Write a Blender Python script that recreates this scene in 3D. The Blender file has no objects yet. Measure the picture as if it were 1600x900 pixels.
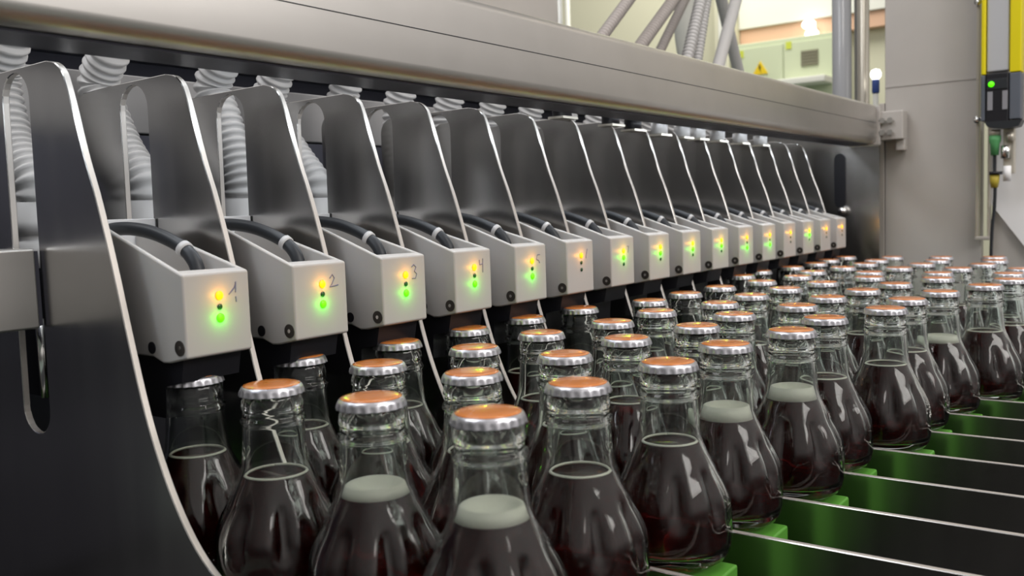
import bpy, bmesh, math, random
from mathutils import Vector, Matrix
random.seed(7)
PI = math.pi
S = 0.07                      # one lane pitch in metres; every length below is in pitches
sc = bpy.context.scene
C = sc.collection

# ------------------------------------------------------------------ camera
FW = Vector((0.8026, 0.5907, -0.0823)).normalized()
RT = Vector((0.5923, -0.8050, -0.0345)); RT = (RT - FW*RT.dot(FW)).normalized()
UP = RT.cross(FW)
cam_d = bpy.data.cameras.new('camera'); cam = bpy.data.objects.new('camera', cam_d); C.objects.link(cam)
CP = Vector((-4.174, -5.738, 0.539))
cam.matrix_world = Matrix(((RT.x, UP.x, -FW.x, CP.x*S), (RT.y, UP.y, -FW.y, CP.y*S), (RT.z, UP.z, -FW.z, CP.z*S), (0, 0, 0, 1)))
cam_d.sensor_width = 36; cam_d.lens = 36*1447.05/1600; cam_d.clip_start = 0.01; cam_d.clip_end = 50
cam_d.dof.use_dof = True; cam_d.dof.focus_distance = 8.6*S; cam_d.dof.aperture_fstop = 14.0
sc.camera = cam
sc.view_settings.view_transform = 'Standard'; sc.view_settings.look = 'None'
sc.view_settings.exposure = 0.0; sc.view_settings.gamma = 1; sc.view_settings.use_curve_mapping = False
cy = sc.cycles
cy.use_denoising = True; cy.max_bounces = 12; cy.transmission_bounces = 10; cy.glossy_bounces = 5
cy.caustics_reflective = False; cy.caustics_refractive = True; cy.sample_clamp_indirect = 3

# ------------------------------------------------------------------ world: the hall around the machine
w = bpy.data.worlds.new('hall'); sc.world = w; w.use_nodes = True
nt = w.node_tree; nt.nodes.clear()
tc = nt.nodes.new('ShaderNodeTexCoord'); sep = nt.nodes.new('ShaderNodeSeparateXYZ')
nt.links.new(tc.outputs['Generated'], sep.inputs[0])
def wmath(op, a, b=None):
    n = nt.nodes.new('ShaderNodeMath'); n.operation = op
    for i, v_ in enumerate((a, b)):
        if v_ is None: continue
        if isinstance(v_, (int, float)): n.inputs[i].default_value = v_
        else: nt.links.new(v_, n.inputs[i])
    return n.outputs[0]
side = wmath('MAXIMUM', wmath('MULTIPLY', sep.outputs['Y'], -1.0), 0.0)      # the bright side of the hall, behind the bottles
el = nt.nodes.new('ShaderNodeMapRange'); el.interpolation_type = 'SMOOTHSTEP'
el.inputs['From Min'].default_value = -.10; el.inputs['From Max'].default_value = .24
el.inputs['To Min'].default_value = .10; el.inputs['To Max'].default_value = 1.0; nt.links.new(sep.outputs['Z'], el.inputs['Value'])
lvl = wmath('ADD', wmath('MULTIPLY', wmath('MULTIPLY', side, 0.62), el.outputs[0]), wmath('MULTIPLY', wmath('ADD', el.outputs[0], .9), 0.06))
upv = wmath('MAXIMUM', sep.outputs['Z'], 0.0)
lvl = wmath('ADD', lvl, wmath('MULTIPLY', upv, 0.25))
bg = nt.nodes.new('ShaderNodeBackground'); bg.inputs[0].default_value = (1.0, 0.95, 0.91, 1)
nt.links.new(lvl, bg.inputs[1]); wo = nt.nodes.new('ShaderNodeOutputWorld'); nt.links.new(bg.outputs[0], wo.inputs[0])

# ------------------------------------------------------------------ ceiling lights of the hall and added fill lights
def area(name, loc, tgt, sx, sy, power, col):
    l = bpy.data.lights.new(name, 'AREA'); l.shape = 'RECTANGLE'; l.size = sx*S; l.size_y = sy*S; l.energy = power; l.color = col
    o = bpy.data.objects.new(name, l); C.objects.link(o); o.location = Vector(loc)*S
    d = (Vector(tgt)-Vector(loc)).normalized(); o.rotation_euler = d.to_track_quat('-Z', 'Y').to_euler(); return o
area('ceiling_light_front', (6, -24, 13), (7, 0, 0), 24, 5, 12.5, (1.0, 0.96, 0.92))
area('ceiling_light_end', (6, -10, 20), (17, -1, 2), 8, 10, 9.0, (1.0, 0.95, 0.9))
area('ceiling_light_back', (5, 7, 22), (5, 2, 0), 26, 6, 4.0, (0.95, 0.97, 1.0))
area('added_fill_left', (-12, 10, 24), (-12, 10, -14), 16, 16, 20.0, (0.97, 0.98, 1.0))  # added light, no known lamp; brightens the floor mirrored in the nearest plate
area('added_fill_under_beam', (6, .45, 1.70), (6, 1.35, .55), 20, .10, .42, (0.88, 0.94, 1.0))  # added fill for the back boards and trays, not a known lamp
area('added_fill_under_hood', (6, .95, 2.38), (6, 1.0, .6), 20, .3, .9, (0.88, 0.94, 1.0))  # second added fill, shining down between the plates; no such lamp known
area('ceiling_light_hall', (40, 14, 24), (50, 16, 9), 12, 12, 20.0, (1.0, 0.98, 0.88))

# ------------------------------------------------------------------ materials
def mat(name, col, rough=0.5, metal=0.0, spec=0.5, trans=0.0, ior=1.45, emis=None, es=0.0, sss=0.0, coat=0.0):
    m = bpy.data.materials.new(name); m.use_nodes = True
    b = m.node_tree.nodes['Principled BSDF']
    b.inputs['Base Color'].default_value = (*col, 1); b.inputs['Roughness'].default_value = rough
    b.inputs['Metallic'].default_value = metal; b.inputs['Specular IOR Level'].default_value = spec
    b.inputs['Transmission Weight'].default_value = trans; b.inputs['IOR'].default_value = ior
    b.inputs['Coat Weight'].default_value = coat
    if emis: b.inputs['Emission Color'].default_value = (*emis, 1); b.inputs['Emission Strength'].default_value = es
    if sss: b.inputs['Subsurface Weight'].default_value = sss; b.inputs['Subsurface Radius'].default_value = (1, .8, .6); b.inputs['Subsurface Scale'].default_value = 0.004
    return m
def noise_on(m, scale, lo, hi, stretch=(1, 1, 1), detail=4, bump=0.0, colvar=0.0):
    """brushed / worn variation of roughness, optional bump and slight colour variation"""
    t = m.node_tree; b = t.nodes['Principled BSDF']
    tc = t.nodes.new('ShaderNodeTexCoord'); mp = t.nodes.new('ShaderNodeMapping'); mp.inputs['Scale'].default_value = stretch
    n = t.nodes.new('ShaderNodeTexNoise'); n.inputs['Scale'].default_value = scale; n.inputs['Detail'].default_value = detail
    t.links.new(tc.outputs['Object'], mp.inputs[0]); t.links.new(mp.outputs[0], n.inputs['Vector'])
    r = t.nodes.new('ShaderNodeMapRange'); r.inputs['To Min'].default_value = lo; r.inputs['To Max'].default_value = hi
    t.links.new(n.outputs['Fac'], r.inputs['Value']); t.links.new(r.outputs[0], b.inputs['Roughness'])
    if bump:
        bp = t.nodes.new('ShaderNodeBump'); bp.inputs['Strength'].default_value = bump; bp.inputs['Distance'].default_value = 0.0005
        t.links.new(n.outputs['Fac'], bp.inputs['Height']); t.links.new(bp.outputs[0], b.inputs['Normal'])
    if colvar:
        base = b.inputs['Base Color'].default_value[:3]
        n2 = t.nodes.new('ShaderNodeTexNoise'); n2.inputs['Scale'].default_value = 18; n2.inputs['Detail'].default_value = 6
        t.links.new(tc.outputs['Object'], n2.inputs['Vector'])
        cr = t.nodes.new('ShaderNodeMix'); cr.data_type = 'RGBA'
        cr.inputs[6].default_value = (*[c*(1-colvar) for c in base], 1); cr.inputs[7].default_value = (*[min(1, c*(1+colvar)) for c in base], 1)
        t.links.new(n2.outputs['Fac'], cr.inputs[0]); t.links.new(cr.outputs[2], b.inputs['Base Color'])
    return m
M = {}
M['plate'] = noise_on(mat('brushed_plate_steel', (.50, .49, .48), .3, 1.0), 60, .17, .29, (1, 1, .08), 3, .05, .10)
M['edge'] = mat('cut_steel_edge', (.64, .60, .56), .5, .7)
M['beam'] = noise_on(mat('brushed_beam_steel', (.66, .64, .615), .35, 1.0), 40, .28, .42, (.06, 1, 1), 3, .05, .10)
M['panel'] = noise_on(mat('satin_panel_steel', (.60, .57, .54), .42, .25), 30, .38, .5, (1, 1, .1), 3, .03, .06)
M['duct'] = mat('grey_painted_duct', (.36, .355, .36), .5)
M['dark'] = noise_on(mat('dark_steel', (.10, .10, .125), .45, .7), 30, .35, .5)
M['bed'] = mat('dark_bed', (.03, .03, .032), .5, .3)
M['black'] = mat('black_plastic', (.012, .012, .016), .4)
M['rubber'] = mat('black_rubber', (.022, .025, .03), .42)
M['pom'] = noise_on(mat('white_plastic_block', (.55, .53, .51), .38, sss=.25), 20, .34, .44)
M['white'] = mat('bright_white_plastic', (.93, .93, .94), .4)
M['hose'] = mat('white_corrugated_plastic', (.60, .59, .585), .42)
M['taupe'] = mat('taupe_plastic', (.44, .40, .38), .5)
M['grey_plastic'] = mat('grey_plastic', (.45, .44, .43), .45)
M['screw'] = mat('screw_steel', (.10, .09, .085), .35, .8)
M['chrome'] = mat('bright_steel', (.8, .8, .78), .18, 1.0)
M['glass'] = mat('clear_bottle_glass', (.93, .97, .95), .035, trans=1.0, ior=1.40)
M['cola'] = mat('dark_red_brown_drink', (.10, .006, .006), .05, spec=.15, trans=.85, ior=1.10)
M['foam'] = noise_on(mat('pale_foam', (.84, .83, .71), .7), 300, .6, .8, bump=.3)
M['cap'] = mat('silver_crown_cap', (.60, .60, .645), .33, .9)
M['capprint'] = mat('orange_cap_print', (.66, .21, .04), .24, coat=.6)
M['green'] = mat('green_plastic', (.11, .36, .045), .4)
M['ink'] = mat('pen_ink', (.17, .18, .32), .6)
M['amber_on'] = mat('amber_lamp_lit', (1, .5, .02), .3, emis=(1.0, .36, .0), es=1.35)
M['green_on'] = mat('green_lamp_lit', (.1, 1, .02), .3, emis=(.10, 1.0, .0), es=1.3)
M['led_off'] = mat('unlit_lamp', (.015, .07, .03), .25)
M['cream'] = mat('cream_paint', (.74, .72, .56), .7)
M['paintwhite'] = mat('white_paint', (.82, .82, .76), .6)
M['peach'] = mat('peach_paint', (.74, .47, .33), .7)
M['palegreen'] = mat('pale_green_paint', (.62, .68, .48), .6)
M['yellow'] = mat('yellow_plastic', (.80, .68, .005), .4)
M['sign'] = mat('yellow_sign', (.85, .60, .02), .5)
M['lens'] = mat('grey_lens', (.52, .53, .56), .25, coat=.3)
M['sgrey'] = mat('slate_grey_plastic', (.12, .135, .165), .4)
M['lampglow'] = mat('lamp_glow', (1, 1, 1), .3, emis=(1, .97, .9), es=3)
M['ring'] = mat('beige_metal', (.62, .58, .50), .35, .6)
M['greenconn'] = mat('green_connector', (.12, .42, .16), .45)
M['yellowconn'] = mat('yellow_connector', (.50, .40, .05), .5)
M['blue'] = mat('blue_label', (.05, .10, .35), .5)
M['orange'] = mat('orange_plastic', (.85, .38, .01), .45)
M['printed'] = mat('grey_print', (.28, .28, .31), .5)

# ------------------------------------------------------------------ mesh helpers (coordinates in pitches)
def obj(name, bm, m, parent=None, smooth=False, bevel=0, seg=2, m2=None):
    bmesh.ops.scale(bm, vec=(S, S, S), verts=bm.verts)
    if bevel:
        bmesh.ops.recalc_face_normals(bm, faces=bm.faces)
    me = bpy.data.meshes.new(name); bm.to_mesh(me); bm.free()
    me.materials.append(M[m] if isinstance(m, str) else m)
    if m2: me.materials.append(M[m2])
    if smooth:
        for p in me.polygons: p.use_smooth = True
    o = bpy.data.objects.new(name, me); C.objects.link(o)
    if parent: o.parent = parent
    if bevel:
        b = o.modifiers.new('bevel', 'BEVEL'); b.width = bevel*S; b.segments = seg; b.limit_method = 'ANGLE'; b.angle_limit = math.radians(35)
        for p in me.polygons: p.use_smooth = True
        wn = o.modifiers.new('wn', 'WEIGHTED_NORMAL'); wn.keep_sharp = True
    return o
def tag(o, label=None, cat=None, group=None, kind=None):
    if label: o['label'] = label
    if cat: o['category'] = cat
    if group: o['group'] = group
    if kind: o['kind'] = kind
    return o
def thing(name, label, cat, loc=(0, 0, 0), group=None):
    o = bpy.data.objects.new(name, None); C.objects.link(o); o.empty_display_size = .02
    o.location = Vector(loc)*S
    return tag(o, label, cat, group)
def struct(name, bm, m, **k):
    o = obj(name, bm, m, **k); o['kind'] = 'structure'; return o
def bx(bm, x0, x1, y0, y1, z0, z1, mi=0):
    r = bmesh.ops.create_cube(bm, size=1)
    for v in r['verts']:
        v.co = Vector(((x0+x1)/2+v.co.x*(x1-x0), (y0+y1)/2+v.co.y*(y1-y0), (z0+z1)/2+v.co.z*(z1-z0)))
    return bm
def box(*a): return bx(bmesh.new(), *a)
def frame_of(d):
    d = d.normalized(); a = Vector((0, 0, 1)) if abs(d.z) < .9 else Vector((1, 0, 0))
    u = d.cross(a).normalized(); return u, d.cross(u).normalized()
def tube(bm, pts, r, n=14, radfn=None):
    pts = [Vector(p) for p in pts]; rings = []; u = None
    for i, p in enumerate(pts):
        d = (pts[min(i+1, len(pts)-1)]-pts[max(i-1, 0)]).normalized()
        if u is None: u, _ = frame_of(d)
        u = (u-d*u.dot(d)).normalized(); w_ = d.cross(u)
        rr = radfn(i) if radfn else r
        rings.append([bm.verts.new(p+(u*math.cos(2*PI*k/n)+w_*math.sin(2*PI*k/n))*rr) for k in range(n)])
    for a, b in zip(rings, rings[1:]):
        for k in range(n): bm.faces.new((a[k], a[(k+1) % n], b[(k+1) % n], b[k]))
    bm.faces.new(list(reversed(rings[0]))); bm.faces.new(rings[-1]); return bm
def cyl(p0, p1, r, n=24): return tube(bmesh.new(), [p0, p1], r, n)
def spline(pts, n):
    pts = [Vector(p) for p in pts]; P = [2*pts[0]-pts[1]]+pts+[2*pts[-1]-pts[-2]]; out = []
    for i in range(1, len(P)-2):
        for j in range(n):
            t = j/n; a, b, c, d = P[i-1:i+3]
            out.append(.5*((2*b)+(c-a)*t+(2*a-5*b+4*c-d)*t*t+(3*b-a-3*c+d)*t**3))
    out.append(pts[-1]); return out
def lathe(bm, prof, n=32, close=False):
    rings = []
    for r, z in prof:
        if r < 1e-5: rings.append([bm.verts.new((0, 0, z))])
        else: rings.append([bm.verts.new((r*math.cos(2*PI*k/n), r*math.sin(2*PI*k/n), z)) for k in range(n)])
    for a, b in zip(rings, rings[1:]):
        for k in range(n):
            q = [a[k % len(a)], a[(k+1) % len(a)], b[(k+1) % len(b)], b[k % len(b)]]
            q = list(dict.fromkeys(q))
            if len(q) > 2: bm.faces.new(q)
    return bm
def prism(bm, pts, axis, a, b):
    """extrude a closed 2-D outline; axis 'x': pts are (y,z); 'y': pts are (x,z); 'z': (x,y)"""
    f = {'x': lambda p, t: (t, p[0], p[1]), 'y': lambda p, t: (p[0], t, p[1]), 'z': lambda p, t: (p[0], p[1], t)}[axis]
    A = [bm.verts.new(f(p, a)) for p in pts]; B = [bm.verts.new(f(p, b)) for p in pts]
    bm.faces.new(A); bm.faces.new(list(reversed(B)))
    for i in range(len(pts)):
        j = (i+1) % len(pts); bm.faces.new((A[j], A[i], B[i], B[j]))
    bmesh.ops.recalc_face_normals(bm, faces=bm.faces); return bm
def arc(cx, cy_, r, a0, a1, n=10): return [(cx+r*math.cos(math.radians(a0+(a1-a0)*i/n)), cy_+r*math.sin(math.radians(a0+(a1-a0)*i/n))) for i in range(n+1)]
def cut(o, bm):
    """boolean the shape bm (in pitches) out of object o and bake it"""
    bmesh.ops.scale(bm, vec=(S, S, S), verts=bm.verts); bmesh.ops.recalc_face_normals(bm, faces=bm.faces)
    me = bpy.data.meshes.new('cutter'); bm.to_mesh(me); bm.free(); c = bpy.data.objects.new('cutter', me); C.objects.link(c)
    m = o.modifiers.new('cut', 'BOOLEAN'); m.object = c; m.operation = 'DIFFERENCE'; m.solver = 'EXACT'
    if len(o.modifiers) > 1:
        while o.modifiers[0] != m and o.modifiers.find('cut') > 0: o.modifiers.move(o.modifiers.find('cut'), 0)
    bpy.context.view_layer.update()
    others = [x for x in o.modifiers if x != m]
    for x in others: x.show_viewport = False
    dg = bpy.context.evaluated_depsgraph_get(); new = bpy.data.meshes.new_from_object(o.evaluated_get(dg))
    o.modifiers.remove(m)
    for x in others: x.show_viewport = True
    o.data = new; bpy.data.objects.remove(c); bpy.data.meshes.remove(me); return o
def dup(o, parent=None):
    c = o.copy(); C.objects.link(c)
    if parent: c.parent = parent
    for ch in list(o.children): dup(ch, c)
    return c
ORD = ['first', 'second', 'third', 'fourth', 'fifth', 'sixth', 'seventh', 'eighth', 'ninth', 'tenth', 'eleventh', 'twelfth', 'thirteenth', 'fourteenth', 'fifteenth', 'sixteenth', 'seventeenth']

# ================================================================== STRUCTURE
struct('floor', box(-60, 70, -60, 60, -15, -14.5), mat('green_grey_hall_floor', (.25, .31, .28), .5))
struct('wall_far', box(50, 51, -20, 60, -14.5, 30), 'cream')
struct('trim_1', box(49.2, 49.98, 6, 16.1, 9.9, 10.75), 'peach')                        # peach band under the white upper wall
struct('trim_2', box(49.0, 49.98, 6, 16.1, 10.78, 16), 'paintwhite')
struct('trim_3', box(47.6, 49.9, 16.15, 17.0, -14.5, 20), 'cream')                      # pillar
bm = box(47.4, 47.6, 16.3, 16.7, -14.5, 20); struct('trim_4', bm, 'paintwhite')

# ================================================================== BACKGROUND THINGS
t = thing('electrical_cabinet', 'pale green cabinet with yellow warning triangle on the far wall behind the beam', 'cabinet', (48.4, 13.4, -14.5))
obj('body', box(-.6, 1.3, -3.4, 2.45, 0, 24.2), 'palegreen', t, bevel=.06)
obj('door', box(-.72, -.62, -.4, 2.35, .6, 23.9), 'palegreen', t, bevel=.03)
obj('door', box(-.72, -.62, -3.3, -.45, .6, 23.9), 'palegreen', t, bevel=.03)
bm = box(-.80, -.73, -2.4, -1.45, 22.5, 23.35)
for i in range(5): bx(bm, -.84, -.80, -2.35, -1.5, 22.58+i*.16, 22.66+i*.16)
obj('vent', bm, mat('vent_olive', (.25, .24, .17), .6), t)
bm = bmesh.new(); prism(bm, [(1.35, 22.35), (.45, 22.35), (.9, 23.1)], 'x', -.77, -.73); w1 = obj('warning_sign', bm, 'sign', t); w1['label'] = 'yellow warning triangle'
bm = bmesh.new(); prism(bm, [(.93, 22.9), (.84, 22.68), (.91, 22.68), (.85, 22.44), (1.0, 22.74), (.93, 22.74), (1.0, 22.9)], 'x', -.79, -.771); obj('warning_symbol', bm, 'black', w1)
for y, z in ((2.05, 23.6), (-.75, 23.75)):
    s_ = obj('sticker', box(-.76, -.73, y-.16, y+.16, z-.2, z+.2), mat('lime_sticker', (.62, .68, .08), .5), t)
tag(obj('white_ledge', box(46.2, 47.7, 10.2, 13.0, 6.9, 7.25), 'paintwhite', bevel=.05), 'white ledge in front of the pale green cabinet, just above the beam', 'shelf')
t = thing('wall_lamp', 'glowing white double lamp in front of the peach band', 'lamp', (48.9, 11.7, 10.1))
obj('bracket', box(-.1, .25, -.2, .2, -.15, .2), 'paintwhite', t)
for dz in (-.25, .3):
    bm = bmesh.new(); bmesh.ops.create_uvsphere(bm, u_segments=20, v_segments=12, radius=.33)
    for v in bm.verts: v.co = Vector((v.co.x*.9-.4, v.co.y*1.15+(dz*.3), v.co.z*.8+dz))
    obj('bulb', bm, 'lampglow', t, True)
bm = box(9.0, 12.1, 4.8, 6.5, -14.5, 12)
tag(obj('machine_upright', bm, 'panel', bevel=.06), 'wide steel upright behind the beam at the top of the picture', 'machine frame')
x_ = 38
for y, r, m_, lb in ((22.25, .3, 'paintwhite', 'thin cream pipe rising beside the wide steel upright'), (21.65, .25, 'lens', 'bluish white pipe rising next to the thin cream pipe'), (21.05, .13, 'paintwhite', 'slim white pipe to the right of the bluish pipe')):
    tag(obj('vertical_pipe', cyl((x_, y, -14.5), (x_, y, 18), r), m_, smooth=True), lb, 'pipe', 'pipes in the hall behind the beam')
tag(obj('diagonal_pipe', cyl((20, 7.6, 8.2), (20, 5.8, 5.9), .16), 'grey_plastic', smooth=True), 'dark grey pipe slanting behind the leftmost corrugated hose above the beam', 'pipe')
bm = bmesh.new(); tube(bm, spline([(20, 5.7, 6.4), (20, 5.75, 5.2), (20, 5.5, 3.8), (20, 5.4, 2)], 6), .3, 16)
tag(obj('pale_duct', bm, 'paintwhite', smooth=True), 'pale duct behind the leftmost corrugated hose above the beam', 'pipe')

# grey posts just left of the end wall
for x, y, r, m_, lb in ((18.5, 1.03, .22, 'lens', 'leftmost thick grey pipe standing before the end panel'), (18.9, .68, .17, 'grey_plastic', 'grey pipe second in the cluster near the end panel'), (18, .40, .13, 'ring', 'brownish pipe right of the grey pipes near the end panel')):
    tag(obj('vertical_pipe', cyl((x, y, -14.5), (x, y, 16), r), m_, smooth=True), lb, 'pipe', 'pipes at the far end of the beam')
t = thing('signal_lamp', 'small white lamp with blue collar beside the end panel edge', 'lamp', (17.6, .02, 3.05))
bm = bmesh.new(); lathe(bm, [(0, .14), (.06, .14), (.11, .2), (.12, .27), (.09, .35), (0, .38)], 16); obj('lens', bm, 'lampglow', t, True)
bm = bmesh.new(); lathe(bm, [(0, -.16), (.07, -.16), (.08, -.14), (.08, .12), (.07, .14), (0, .14)], 16); obj('collar', bm, 'blue', t, True)
obj('stem', cyl((0, 0, -3), (0, 0, -.16), .06), 'paintwhite', t, True)

# end panel (machine housing)
t = thing('machine_housing', 'tall satin steel housing panel closing the far right end of the machine', 'panel', (17.04, 0, -14.5))
obj('sheet', box(0, .3, -2.22, -.32, 0, 26), 'panel', t, bevel=.015)
obj('sheet', box(.02, .3, -8, -2.42, 0, 26), 'panel', t, bevel=.015)
obj('edge_strip', box(-.02, .28, -.31, -.20, 0, 17.1), 'edge', t, bevel=.01)
obj('seam', box(-.015, 0.0, -2.2, -.33, 17.42, 17.46), 'panel', t)
t = thing('door_rail', 'narrow pale vertical rail frame on the end panel left of the sensor', 'rail', (16.8, -2.3, -.3))
obj('rail', box(-.06, .16, .08, .14, 0, 14), 'ring', t, bevel=.01)
obj('rail', box(-.06, .16, -.12, -.08, 0, 14), 'ring', t, bevel=.01)
obj('foot', box(-.08, .16, -.13, .14, -.07, 0), 'edge', t, bevel=.01)
for z in (2.36, 4.69): obj('clip', cyl((-.16, .1, z), (.0, .1, z), .07), 'chrome', t, True)
bm = bmesh.new(); prism(bm, [(-2.40, .38), (-2.40, 1.95), (-5.5, 1.95), (-5.5, -2.9), (-3.3, -.9)], 'x', 16.93, 17.03)  # white sheet cut to the lit area; slanted edge follows the light-shade boundary
tag(obj('white_lit_sheet', bm, 'white'), 'white sheet shaped as the lit wall area, slanted shade edge, behind the hanging sensor', 'panel')

# light curtain sensor
t = thing('light_curtain', 'tall yellow edged sensor column with black end and green lamp, upper right', 'sensor', (16.3, -2.7, 1.87))
obj('lens_strip', box(-.02, .18, -.12, .28, 1.06, 9), 'lens', t, bevel=.04)
obj('side', box(-.06, .3, .29, .37, 1.02, 9), 'yellow', t, bevel=.02)
obj('side', box(-.06, .3, -.33, -.13, 1.02, 9), 'yellow', t, bevel=.02)
g = obj('lower_side', box(-.06, .3, -.33, -.13, .12, 1.01), 'sgrey', t, bevel=.02)
obj('lower_side', box(-.06, .3, .29, .37, .12, 1.01), 'sgrey', t, bevel=.02)
e = obj('end_piece', box(-.08, .28, -.12, .28, .06, 1.04), 'black', t, bevel=.03)
obj('indicator_window', box(-.095, -.08, -.1, .26, .72, .92), 'rubber', e, bevel=.01)
for y in (.2, -.06): obj('label_strip', box(-.095, -.081, y-.045, y+.045, .32, .68), 'printed', e)
bm = bmesh.new(); bmesh.ops.create_uvsphere(bm, u_segments=14, v_segments=8, radius=.055)
for v in bm.verts: v.co += Vector((-.10, .18, .82))
obj('indicator_lamp', bm, 'green_on', e, True)
bm = bmesh.new(); prism(bm, [(.3, .1), (-.36, .1), (-.30, -.02), (-.1, -.06), (.24, 0)], 'x', -.1, .3); obj('foot', bm, 'rubber', e)
t2 = thing('sensor_connector', 'green and yellow plug hanging with its cable below the hanging sensor', 'connector', (16.42, -2.56, 1.8))
obj('nut', cyl((0, 0, -.1), (0, 0, 0.02), .10), 'ring', t2, True)
bm = bmesh.new(); lathe(bm, [(0, -.1), (.11, -.1), (.11, -.2), (.085, -.26), (.075, -.48), (0, -.48)], 20); obj('green_body', bm, 'greenconn', t2, True)
obj('collar', cyl((0, -.02, -.86), (0, -.02, -.80), .12), 'black', t2, True)
bm = bmesh.new(); lathe(bm, [(0, -.86), (.09, -.86), (.085, -1.0), (.06, -1.12), (0, -1.12)], 18); obj('yellow_body', bm, 'yellowconn', t2, True)
bm = bmesh.new(); tube(bm, spline([(0, 0, -.46), (0, 0, -.8), (0, -.01, -1.1), (-.0, 0, -1.5), (0, .04, -2.0), (0, .05, -2.9), (0, 0, -6)], 6), .032, 10); obj('cable', bm, 'rubber', t2, True)
t3 = thing('sensor_bracket', 'beige metal bracket with fittings right of the green plug', 'bracket', (16.45, -2.8, 1.8))
obj('arm', box(.0, .22, -.1, .1, -.85, .08), 'ring', t3, bevel=.02)
obj('fitting', cyl((-.02, .05, -.55), (-.02, .05, -.3), .09, 6), 'chrome', t3, True)
obj('fitting', cyl((-.04, -.03, -.22), (-.04, -.03, -.05), .08, 6), 'ring', t3, True)
obj('white_sleeve', cyl((-.02, .02, -1.0), (-.02, .02, -.7), .07), 'white', t3, True)

# ================================================================== THE MACHINE BED
tag(obj('machine_bed', box(-3.5, 17, -7.5, 3.9, -14.5, -2.9), 'bed', bevel=.05), 'dark machine bed under the steel lane fins and bottles', 'machine bed')
t = thing('rear_housing', 'rear housing wall with pale upper ledge behind the row of divider plates', 'panel', (0, 3.5, -2.9))
obj('lower_wall', box(-3, 16.6, 0, .2, 0, 4.4), 'dark', t)
obj('pale_duct', box(-3, 16.6, -.0, .2, 4.42, 5.04), 'duct', t, bevel=.02)

# underside hood behind the beam
t = thing('overhead_hood', 'dark hood of steel above the divider plates behind the long beam', 'hood', (0, 0, 0))
obj('cover', box(-4, 16.45, .34, 1.25, 2.46, 2.56), 'dark', t)
obj('cover', box(-4, 16.45, 3.75, 4.6, 2.46, 2.56), 'dark', t)
obj('back_wall', box(-4, 16.45, 4.5, 4.6, 1.2, 2.46), 'dark', t)
for x in (-3.9, 3.5, 8.5, 16.2): obj('cross_rib', box(x, x+.15, 1.25, 3.75, 2.46, 2.56), 'dark', t)

# ================================================================== LONG BEAM
t = thing('long_beam', 'long brushed steel box beam running above the divider plates to the end panel', 'beam', (0, 0, 0))
r = .13; y0, y1, z0, z1 = -.30, .32, 1.71, 2.53
out = arc(y0+r, z0+r, r, 180, 270, 8)+arc(y1-.05, z0+.05, .05, 270, 360, 4)+arc(y1-.05, z1-.05, .05, 0, 90, 4)+arc(y0+.09, z1-.09, .09, 90, 180, 6)
bm = bmesh.new(); prism(bm, out, 'x', -5.0, 16.45); o = obj('beam_body', bm, 'beam', t, True); o.data.polygons[0].use_smooth = False; o.data.polygons[1].use_smooth = False
es = o.modifiers.new('es', 'EDGE_SPLIT'); es.split_angle = math.radians(40)
obj('underside_shade', box(-5.0, 16.40, y0+.16, y1-.02, z0-.02, z0-.002), 'dark', t)  # dark sheet added so the beam's underside looks shaded
obj('seam', box(-5.0, 16.40, y0-.003, y0, 2.138, 2.146), 'rubber', t)
obj('end_flange', box(16.46, 16.56, -.36, .3, 1.68, 2.50), 'panel', t, bevel=.01)
br = obj('end_bracket', box(16.56, 16.98, -.80, -.26, 1.78, 2.38), 'panel', t, bevel=.02)
obj('bracket_tab', box(16.72, 16.98, -.80, -.62, 1.55, 1.79), 'panel', br, bevel=.02)
for y in (-.40, -.56):
    for z in (1.93, 2.18): obj('bolt', cyl((16.46, y, z), (16.57, y, z), .065, 6), 'chrome', br)

# steel end plate past the last head
t = thing('end_plate', 'dark steel end plate with black slot beyond the last white head', 'plate', (16.5, 0, 0))
bm = bmesh.new(); prism(bm, [(-.34, -2.9), (-.34, 1.67), (.36, 1.67), (.36, 2.44), (3.4, 2.44), (3.4, -2.9)], 'x', 0, .06)
o = obj('sheet', bm, 'plate', t)
bm = bmesh.new(); prism(bm, arc(.48, 1.43, .12, 180, 0, 8)+arc(.48, .5, .12, 0, -180, 8), 'x', -.03, -.002); obj('slot_cover', bm, 'black', t)
bm = bmesh.new(); bmesh.ops.create_uvsphere(bm, u_segments=16, v_segments=10, radius=.1)
for v in bm.verts: v.co += Vector((-.12, .40, .30))
obj('knob', bm, 'chrome', t, True)
tag(obj('orange_tag', box(15.6, 16.0, .75, 1.1, 1.90, 2.06), 'orange', bevel=.02), 'small orange block under the far end of the beam', 'block')

# ================================================================== DIVIDER PLATES
edge = [(1.17, 1.775), (1.04, 1.745), (.955, 1.68), (.905, 1.58), (.85, 1.42), (.735, 1.05), (.62, .75), (.515, .42), (.43, .12), (.34, -.22), (.21, -.68), (.08, -1.03), (-.10, -1.38), (-.33, -1.68), (-.60, -1.87), (-.95, -1.975), (-1.35, -2.0)]
front = [(p.x, p.y) for p in spline([(a, b, 0) for a, b in edge], 4)]
outline = front+[(-7.2, -2.0), (-7.2, -2.895), (2.6, -2.895)]+arc(2.42, 1.57, .18, 0, 80, 6)+[(2.0, 1.765)]
slot = arc(1.66, 1.53, .205, 180, 0, 12)+arc(1.70, -.90, .205, 0, -180, 12)
bm = bmesh.new(); prism(bm, outline, 'x', -.027, .027)
plate = obj('divider_plate', bm, 'plate')
bm = bmesh.new(); prism(bm, slot, 'x', -.1, .1); cut(plate, bm)
me = plate.data; me.materials.clear(); me.materials.append(M['plate']); me.materials.append(M['edge'])
for p in me.polygons: p.material_index = 0 if abs(p.normal.x) > .9 else 1
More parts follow.
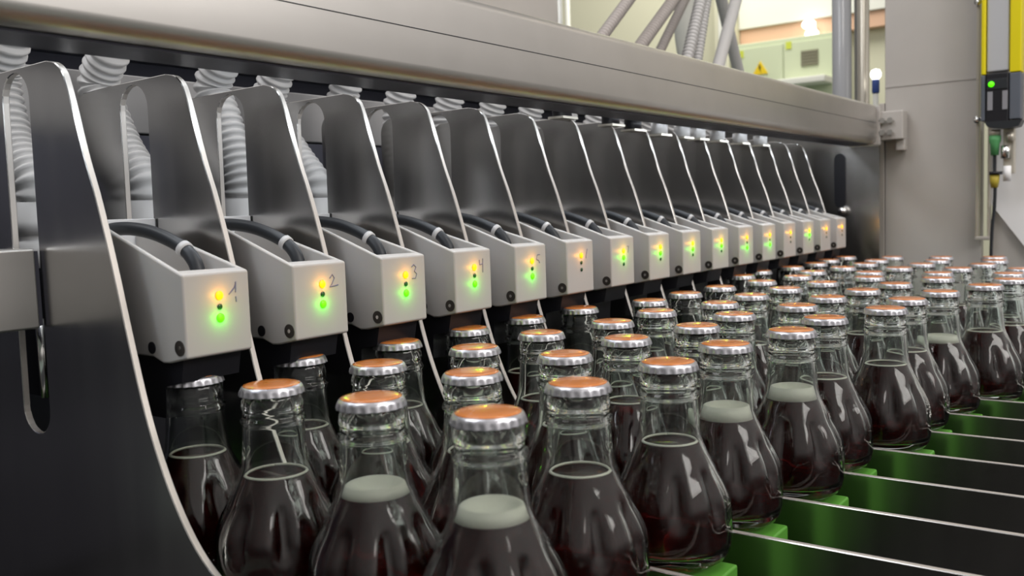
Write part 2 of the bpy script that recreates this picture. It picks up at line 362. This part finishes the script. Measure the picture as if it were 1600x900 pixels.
b = plate.modifiers.new('bevel', 'BEVEL'); b.width = .006*S; b.segments = 1; b.limit_method = 'ANGLE'; b.angle_limit = math.radians(60)
for k in range(17):
    p = plate if k == 0 else dup(plate)
    p.location = Vector((k-.52, 0, 0))*S
    lb = ('large steel divider plate nearest the camera, slotted and smudged, at the left edge' if k == 0 else
          'last steel divider plate at the far end beside the end plate' if k == 16 else
          f'{ORD[k]} slotted steel divider plate from the left, right of the {ORD[k-1]} white head')
    tag(p, lb, 'divider plate', 'steel divider plates between the lanes')

# horizontal mounting bar ending at the nearest plate
t = thing('mounting_bar', 'brushed steel crossbar ending against the nearest divider plate at left', 'bar', (-.56, 1.62, .06))
obj('bar', box(-3.2, -.03, -.17, .5, -.30, .32), 'beam', t, bevel=.02)
obj('end_piece', box(-.03, .0, -.15, .46, -.28, .30), 'dark', t)  # dark block standing in for the shadow gap between bar and plate

tag(obj('latch_rod', cyl((-.40, 1.83, -.85), (-.40, 1.83, -.20), .04), 'chrome', smooth=True), 'bright steel latch rod seen through the lower slot of the nearest plate', 'rod')

# ================================================================== WHITE HEADS
def stroke(pts, th=.008):
    bm = bmesh.new(); tube(bm, [(x, 0, z) for x, z in pts], th, 6); return bm
DIG = [
 [[(-.03, -.01), (.02, .035), (.035, .08), (.03, .0)], [(.03, -.03), (.032, -.07)]],
 [[(-.03, .03), (0, .06), (.02, .03), (-.01, -.02), (-.035, -.04), (.03, -.035), (.06, -.03)]],
 [[(-.03, .055), (.0, .075), (.03, .05), (.005, .015), (.035, -.01), (.02, -.05), (-.03, -.05)]],
 [[(-.03, .06), (-.03, .01), (.02, .015)], [(.025, .07), (.02, -.07)]],
 [[(.035, .05), (-.01, .05), (-.03, .0), (.01, -.01), (.03, -.04)]],
 [[(.025, .06), (.0, .0), (-.01, -.05)]],
 [[(-.02, .04), (.02, .045), (.0, -.04)]],
]
LED = {0: 'a.g', 1: 'a.g', 2: 'a.g', 3: 'a.g', 4: 'a.g', 5: 'a..', 6: 'ag.', 7: 'ag.', 8: 'ag.', 9: 'ag.', 10: 'a.g', 11: 'a.g', 12: 'a..', 13: 'ag.', 14: 'a..', 15: 'a..'}
prof = [(.0, .17), (.0, -.43), (.22, -.475), (.30, -.48), (.42, -.44), (1.42, -.44), (1.42, .575), (1.10, .575)]
XL, XR = -.30, .275
bm = bmesh.new(); prism(bm, prof, 'x', XL, XR)
t0 = thing('sensing_unit', 'x', 'sensing unit', (0, 0, 0), 'white sensor heads along the beam')
hs = obj('housing', bm, 'pom', t0)
bm = bmesh.new(); prism(bm, [(.09, .6), (.09, -.02), (.45, .02), (1.6, .12), (1.6, .9), (.09, .9)], 'x', XL+.04, XR-.04); cut(hs, bm)
for v_ in hs.data.vertices:                       # the right wall of the tray sits lower at the back than the left one
    if v_.co.x > (XR-.06)*S and v_.co.z > .2*S: v_.co.z -= (v_.co.y/S)*.085*S
me = hs.data
for p in me.polygons: p.use_smooth = True
b = hs.modifiers.new('bevel', 'BEVEL'); b.width = .019*S; b.segments = 3; b.limit_method = 'ANGLE'; b.angle_limit = math.radians(30); b.use_clamp_overlap = False
wn = hs.modifiers.new('wn', 'WEIGHTED_NORMAL'); wn.keep_sharp = True
obj('back_board', box(-.485, .44, 1.425, 1.465, -.3, .585), 'white', t0, bevel=.006)
bm = bmesh.new(); prism(bm, [(.10, -.44), (.14, -.62), (.34, -.66), (.36, -.9), (3.45, -.9), (3.45, .2), (1.48, .2), (1.48, -.42), (.35, -.42)], 'x', -.26, .24); obj('lower_block', bm, 'black', t0)
for y, z in ((.075, -.355), (.42, -.37)):
    sr = obj('screw', cyl((XL-.006, y, z), (XL+.02, y, z), .056 if y < .2 else .045, 28), 'screw' if y < .2 else 'black', t0)
    if y < .2: obj('socket', cyl((XL-.009, y, z), (XL-.005, y, z), .018, 6), 'chrome', sr)
wsh = obj('washer_screw', cyl((-.12, 1.42, .36), (-.12, 1.36, .36), .06, 18), 'chrome', t0, True)
obj('hole_ring', cyl((.10, .09, .155), (.10, .09, .175), .045, 18), 'grey_plastic', t0, True)
cab = spline([(.13, .43, -.0), (.13, .42, .15), (.125, .47, .26), (.11, .60, .36), (.07, .86, .46), (.03, 1.12, .505), (0, 1.38, .50), (0, 1.55, .45)], 8)
bm = bmesh.new(); tube(bm, cab, .055, 14); cb = obj('cable', bm, 'rubber', t0, True)
i0 = 8*2+5; bm = bmesh.new(); tube(bm, [cab[i0], cab[i0+1], cab[i0+2]], .066, 14); obj('cable_sleeve', bm, 'hose', cb, True)
def led(k, pos, on):
    y = -.0; z = -.0825*pos; r_ = .034 if on else .022
    bm = bmesh.new(); bmesh.ops.create_uvsphere(bm, u_segments=16, v_segments=10, radius=r_)
    for v in bm.verts: v.co = Vector((v.co.x, v.co.y*.45-.004, v.co.z+z))
    return bm
def plight(name, x, y, z, col, en):
    l = bpy.data.lights.new(name, 'POINT'); l.energy = en; l.color = col; l.shadow_soft_size = .02*S
    o = bpy.data.objects.new(name, l); C.objects.link(o); o.location = Vector((x, y, z))*S; return o
heads = [t0]+[dup(t0) for k in range(1, 16)]
lamp = {}
for k, h in enumerate(heads):
    h.location = Vector((k, 0, 0))*S
    st = LED[k]
    for pos, c in enumerate(st):
        key = (pos, c)
        if key not in lamp:
            o = obj({'a': 'amber_lamp', 'g': 'green_lamp', '.': 'unlit_lamp'}[c], led(k, pos, c != '.'), {'a': 'amber_on', 'g': 'green_on', '.': 'led_off'}[c], h, True)
            o['label'] = {'a': 'lit amber lamp', 'g': 'lit green lamp', '.': 'dark unlit lamp'}[c]; lamp[key] = o
        else:
            o = lamp[key].copy(); C.objects.link(o); o.parent = h
        if c != '.':
            q = plight('lamp_light', 0, -.065, -.0825*pos, (1.0, .42, .01) if c == 'a' else (.12, 1.0, .0), .0026 if c == 'a' else .0026); q.parent = h
    if k < len(DIG):
        for st_ in DIG[k][:1]+DIG[k][1:]:
            pass
        bm = bmesh.new()
        for s_ in DIG[k]: tube(bm, [(.115+x, -.001, z+.01) for x, z in s_], .005, 6)
        obj('pen_mark', bm, 'ink', h)
    state = {'a.g': 'amber and green lamps lit apart', 'a..': 'only the amber lamp lit', 'ag.': 'touching amber and green lamps lit'}[st]
    num = f' marked {k+1}' if k < 5 else ''
    h['label'] = (f'{ORD[k]} white plastic head from left{num}, {state}' if k < 15 else 'last white plastic head at the far end, only the amber lamp lit')

# corrugated hoses rising from the heads
def hose_bm(path, r, pitch=.085, dp=1.0):
    bm = bmesh.new(); P = spline(path, 40); L = [0]
    for a, b_ in zip(P, P[1:]): L.append(L[-1]+(b_-a).length)
    n = int(L[-1]/(pitch/5)); pts = []; j = 0
    for i in range(n+1):
        s_ = L[-1]*i/n
        while j < len(L)-2 and L[j+1] < s_: j += 1
        f_ = (s_-L[j])/max(1e-9, L[j+1]-L[j]); pts.append(P[j].lerp(P[j+1], min(1, f_)))
    rf = lambda i: r*(1-dp*(0, .015, .14, .18, .07)[i % 5])
    tube(bm, pts, r, 20, rf); return bm
sw = [(2.56, 2.86, 3.02, 3.06, 2.80), (2.44, 2.74, 2.96, 3.12, 2.86), (2.26, 2.36, 2.50, 2.64, 2.42), (2.26, 2.56, 2.84, 2.95, 2.75)]
for k in range(16):
    y_, m1, m2_, a, b_ = sw[k] if k < 4 else (2.70, 2.75, 2.8, 2.8, 2.65)
    t = thing('corrugated_hose', f'white corrugated hose rising behind the {ORD[k]} divider plate from the left' if k < 8 else f'far white corrugated hose above the {ORD[k]} head, glimpsed under the beam', 'hose', (k, 0, 0), 'corrugated hoses of the sensor heads')
    obj('hose', hose_bm([(0, y_, .74), (0, y_, .92), (0, m1, 1.25), (0, m2_, 1.6), (0, a, 1.95), (0, b_, 2.27), (0, b_-.15, 2.65), (0, b_-.2, 3.15)]+([(-.1, b_-.1, 5), (-.2, b_, 8)] if k < 7 else []), .2), 'hose', t, True)
    bm = bmesh.new(); lathe(bm, [(0, .2), (.23, .2), (.23, .42), (.2, .43), (.2, .48), (.235, .49), (.235, .60), (.21, .62), (.21, .76), (.18, .77), (0, .77)], 6 if False else 24)
    for v in bm.verts: v.co.y += y_
    obj('hose_nut', bm, 'hose', t, True)
# fittings hanging under the beam between the plates
for i, (x, y, z) in enumerate([(6.23, 1.0, 1.93), (7.5, 1.0, 1.90), (8.15, 1.0, 1.86), (9.0, 1, 1.83), (9.8, 1, 1.82), (10.4, 1, 1.82), (11.2, 1, 1.82), (12.2, 1, 1.82), (13.2, 1, 1.82)]):
    t = thing('threaded_fitting', f'{ORD[i]} small fitting from the left under the right half of the beam', 'fitting', (x, y, z), 'fittings under the beam')
    obj('hex_nut', cyl((0, 0, .0), (0, 0, .09), .10, 6), 'chrome', t)
    obj('stud', cyl((0, 0, .09), (0, 0, .64), .05, 12), 'dark', t, True)
    obj('body', cyl((0, 0, -.16), (0, 0, 0), .13, 20), 'black' if i < 3 else 'hose', t, True)
    bm = box(-.16, .2, -.12, .12, -.2, -.17); obj('bracket', bm, 'ring', t)
t = thing('support_rod', 'pale round rod running under the beam behind the plate tops', 'rod', (0, 0, 0))
obj('rod', cyl((-3.5, 1.0, 1.97), (16.3, 1.0, 1.90), .05), 'ring', t, True)
for i in range(10): obj('clamp', box(i*1.5+.3, i*1.5+.5, .9, 1.1, 1.84, 2.455), 'black', t, bevel=.02)

# hoses above the beam
hh = [((10.84, 3, 3.75), (11.76, 3, 4.47), 'c', .115, 'leftmost corrugated hose rising above the beam'),
      ((12.26, 3, 3.72), (13.66, 3, 4.77), 'c', .13, 'second corrugated hose above the beam, leaning right'),
      ((14.45, 3.7, 3.98), (15.68, 3.7, 5.21), 'c', .11, 'thin corrugated hose behind the second leaning hose'),
      ((13.47, 2.6, 3.60), (14.13, 2.6, 4.80), 'c', .13, 'pale corrugated hose, third broad one above the beam'),
      ((15.87, 3.5, 3.88), (16.42, 3.5, 5.29), 'c', .12, 'upright pale corrugated hose beside the smooth tubes'),
      ((15.98, 3, 3.83), (16.95, 3.0, 5.3), 's', .14, 'smooth white tube crossing at the right end of the hose group'),
      ((19.64, 4.1, 4.15), (18.66, 4.1, 5.75), 's', .15, 'smooth white tube leaning left behind the crossing tube')]
for a, b_, kd, r, lb in hh:
    a, b_ = Vector(a), Vector(b_); d_ = b_-a
    path = [a-d_*.9, a, b_, b_+d_, b_+d_*2+Vector((.15, 0, 0))]
    o = obj('corrugated_hose' if kd == 'c' else 'smooth_tube', hose_bm(path, r, .085, 1.6) if kd == 'c' else tube(bmesh.new(), spline(path, 8), r, 20), 'taupe' if 'leftmost' in lb or 'second' in lb else 'hose', smooth=True)
    tag(o, lb, 'hose', 'hoses rising above the beam')

# ================================================================== BOTTLES
LANES = {
    0: [(-0.035, 0.33), (-0.035, -0.58), (-0.035, -1.55), (-0.035, -2.49)],
    1: [(0.965, 0.28), (0.965, -0.63), (0.965, -1.57), (0.965, -2.47)],
    2: [(1.965, 0.1), (1.965, -0.8), (1.965, -1.72), (1.965, -2.63)],
    3: [(2.965, 0.09), (2.965, -0.81), (2.965, -1.72), (2.965, -2.65)],
    4: [(3.965, 0.09), (3.965, -1.0), (3.965, -1.93), (3.965, -2.85)],
    5: [(4.965, 0.02), (4.965, -0.98), (4.965, -1.89), (4.965, -2.83)],
    6: [(5.965, -0.37), (5.965, -1.29), (5.965, -2.21), (5.965, -3.15)],
    7: [(6.965, -0.37), (6.965, -1.27), (6.965, -2.23), (6.965, -3.13)],
    8: [(7.965, -0.42), (7.965, -1.35), (7.965, -2.36), (7.965, -3.28)],
    9: [(8.995, -0.62), (8.965, -1.53), (8.965, -2.51), (8.965, -3.61)],
    10: [(9.965, 0.09), (9.995, -0.82), (9.995, -1.89), (9.991, -2.83), (9.965, -3.75)],
    11: [(10.965, 0.19), (10.995, -0.72), (10.995, -1.62), (10.995, -2.63), (10.995, -3.59)],
    12: [(11.995, -0.01), (11.995, -0.91), (11.995, -1.82), (11.995, -2.72), (11.995, -3.63)],
    13: [(12.995, -0.11), (12.995, -1.01), (12.995, -1.96), (12.995, -2.92)],
    14: [(13.995, -0.03), (13.995, -0.94), (13.995, -2.0), (13.995, -2.94)],
    15: [(14.995, -0.06), (14.995, -0.97), (14.995, -1.87), (14.995, -2.78)],
}
last = {k: l[-1][1] for k, l in LANES.items()}
for k in LANES:
    bm = box(k-.42, k+.12, last[k]-.46, 3.3, -2.89, -2.11)
    tag(obj('green_strip', bm, 'green', bevel=.02), f'green plastic strip under the bottles of the {ORD[k]} lane from the left', 'conveyor strip', 'green strips under the bottles')
NB = 64
def rad_mod(z, th):
    g = math.exp(-((z+1.56)/.17)**4)
    return 1-.14*g*max(0, math.cos(8*th))**.8 if g > .01 else 1
OUTER = [(0, -2.03), (.30, -2.03), (.34, -2.07), (.37, -2.07), (.41, -2.04), (.435, -1.99), (.448, -1.92), (.450, -1.82), (.450, -1.76), (.450, -1.72), (.448, -1.68), (.443, -1.64), (.434, -1.60), (.42, -1.56), (.402, -1.52), (.382, -1.48), (.358, -1.44), (.334, -1.39), (.312, -1.34), (.280, -1.28), (.254, -1.22), (.234, -1.16), (.222, -1.06), (.215, -.96), (.211, -.885), (.211, -.87), (.222, -.862), (.227, -.848), (.224, -.832), (.210, -.822), (.206, -.805), (.206, -.765), (.213, -.757), (.215, -.745), (.213, -.735), (.206, -.70), (.195, -.67), (.175, -.64), (.16, -.632)]
INNER = [(.135, -.65), (.155, -.75), (.172, -.85), (.182, -.96), (.191, -1.06), (.204, -1.16), (.224, -1.22), (.250, -1.28), (.282, -1.34), (.304, -1.39), (.328, -1.44), (.352, -1.48), (.372, -1.52), (.39, -1.56), (.404, -1.60), (.413, -1.64), (.418, -1.68), (.42, -1.76), (.42, -1.92), (.40, -1.97), (.30, -1.985), (0, -1.985)]
def lathe_mod(bm, prof, n, top_closed=False):
    rings = []
    for r, z in prof:
        if r < 1e-5: rings.append([bm.verts.new((0, 0, z))])
        else: rings.append([bm.verts.new((r*rad_mod(z, 2*PI*k/n)*math.cos(2*PI*k/n), r*rad_mod(z, 2*PI*k/n)*math.sin(2*PI*k/n), z)) for k in range(n)])
    for a, b in zip(rings, rings[1:]):
        for k in range(n):
            q = list(dict.fromkeys([a[k % len(a)], a[(k+1) % n if len(a) > 1 else 0], b[(k+1) % n if len(b) > 1 else 0], b[k % len(b)]]))
            if len(q) > 2: bm.faces.new(q)
    bmesh.ops.recalc_face_normals(bm, faces=bm.faces); return bm
def rz(z):                       # inner radius at height z
    I = sorted(INNER, key=lambda p: p[1])
    for (r0, z0_), (r1, z1_) in zip(I, I[1:]):
        if z0_ <= z <= z1_ and z1_ > z0_: return r0+(r1-r0)*(z-z0_)/(z1_-z0_)
    return .2
def make_bottle(level, foam):
    t = thing('glass_bottle', 'x', 'bottle', (0, 0, 0), 'capped bottles in the lanes')
    bm = bmesh.new(); lathe_mod(bm, OUTER+INNER, NB); obj('glass', bm, 'glass', t, True)
    lp = [(0, -1.98), (.29, -1.98)]+[(r-.006, z) for r, z in reversed(INNER[:-2]) if z < level-.01]+[(rz(level)-.006, level-.004), (rz(level)-.010, level), (rz(level)*.9, level-.006), (0, level-.007)]
    bm = bmesh.new(); lathe_mod(bm, lp, NB); lq = obj('drink', bm, 'cola', t, True)
    R = rz(level)-.012
    if foam:
        f = [(0, level-.003), (R, level-.003), (rz(level+foam)-.012, level+foam), (rz(level+foam)*.86, level+foam+.004), (rz(level+foam)*.72, level+foam*.8), (rz(level+foam)*.5, level+foam*.35), (rz(level+foam)*.3, level+foam*.12), (0, level+foam*.1)]
        bm = bmesh.new(); lathe(bm, f, 48); bmesh.ops.recalc_face_normals(bm, faces=bm.faces); obj('foam', bm, 'foam', lq, True)
    else:
        bm = bmesh.new(); tube(bm, [((R-.008)*math.cos(a), (R-.008)*math.sin(a), level+.004) for a in [2*PI*i/48 for i in range(49)]], .010, 6); obj('foam_ring', bm, 'foam', lq, True)
    n = 84; rings = []; bm = bmesh.new()
    capp = [(0, -.594), (.10, -.594), (.17, -.598), (.200, -.606), (.211, -.618), (.215, -.632), (.217, -.645), (.221, -.662), (.222, -.668), (.205, -.664), (.20, -.64), (.0, -.62)]
    for i, (r, z) in enumerate(capp):
        if r < 1e-5: rings.append([bm.verts.new((0, 0, z))]); continue
        amp = .03 if 6 <= i <= 8 else .012 if i == 5 else 0
        rings.append([bm.verts.new((r*(1+amp*math.cos(21*2*PI*k/n))*math.cos(2*PI*k/n), r*(1+amp*math.cos(21*2*PI*k/n))*math.sin(2*PI*k/n), z)) for k in range(n)])
    for a, b in zip(rings, rings[1:]):
        for k in range(n):
            q = list(dict.fromkeys([a[k % len(a)], a[(k+1) % n if len(a) > 1 else 0], b[(k+1) % n if len(b) > 1 else 0], b[k % len(b)]]))
            if len(q) > 2: bm.faces.new(q)
    bmesh.ops.recalc_face_normals(bm, faces=bm.faces)
    cp = obj('crown_cap', bm, 'cap', t, True)
    bm = bmesh.new(); lathe(bm, [(0, -.5915), (.10, -.5915), (.17, -.5955), (.196, -.6015), (.196, -.606), (.1, -.596), (0, -.596)], 40); bmesh.ops.recalc_face_normals(bm, faces=bm.faces); pr = obj('cap_print', bm, 'capprint', cp, True)
    pr['label'] = 'orange printed top'
    return t
FO = {(0, 3): .08, (0, 2): .065, (3, 3): .11, (4, 3): .11, (2, 1): .06, (8, 3): .08, (3, 0): .05}
protos = {}
for k, l in LANES.items():
    for i, (x, y) in enumerate(l):
        fo = FO.get((k, i), 0); lev = (-1.20, -1.17, -1.23)[(k*3+i*5) % 3] if not fo else -1.225
        key = (lev, fo)
        if key not in protos: t = make_bottle(lev, fo); protos[key] = t
        else: t = dup(protos[key])
        t.location = Vector((x, y, 0))*S; t.rotation_euler = (0, 0, random.random()*6.28)
        pos = ('innermost' if i == 0 else 'outermost' if i == len(l)-1 else f'{ORD[i]} from the heads')
        t['label'] = f'{"foamy " if fo else "dark "}drink bottle with orange cap, {pos}, {ORD[k]} lane from left'
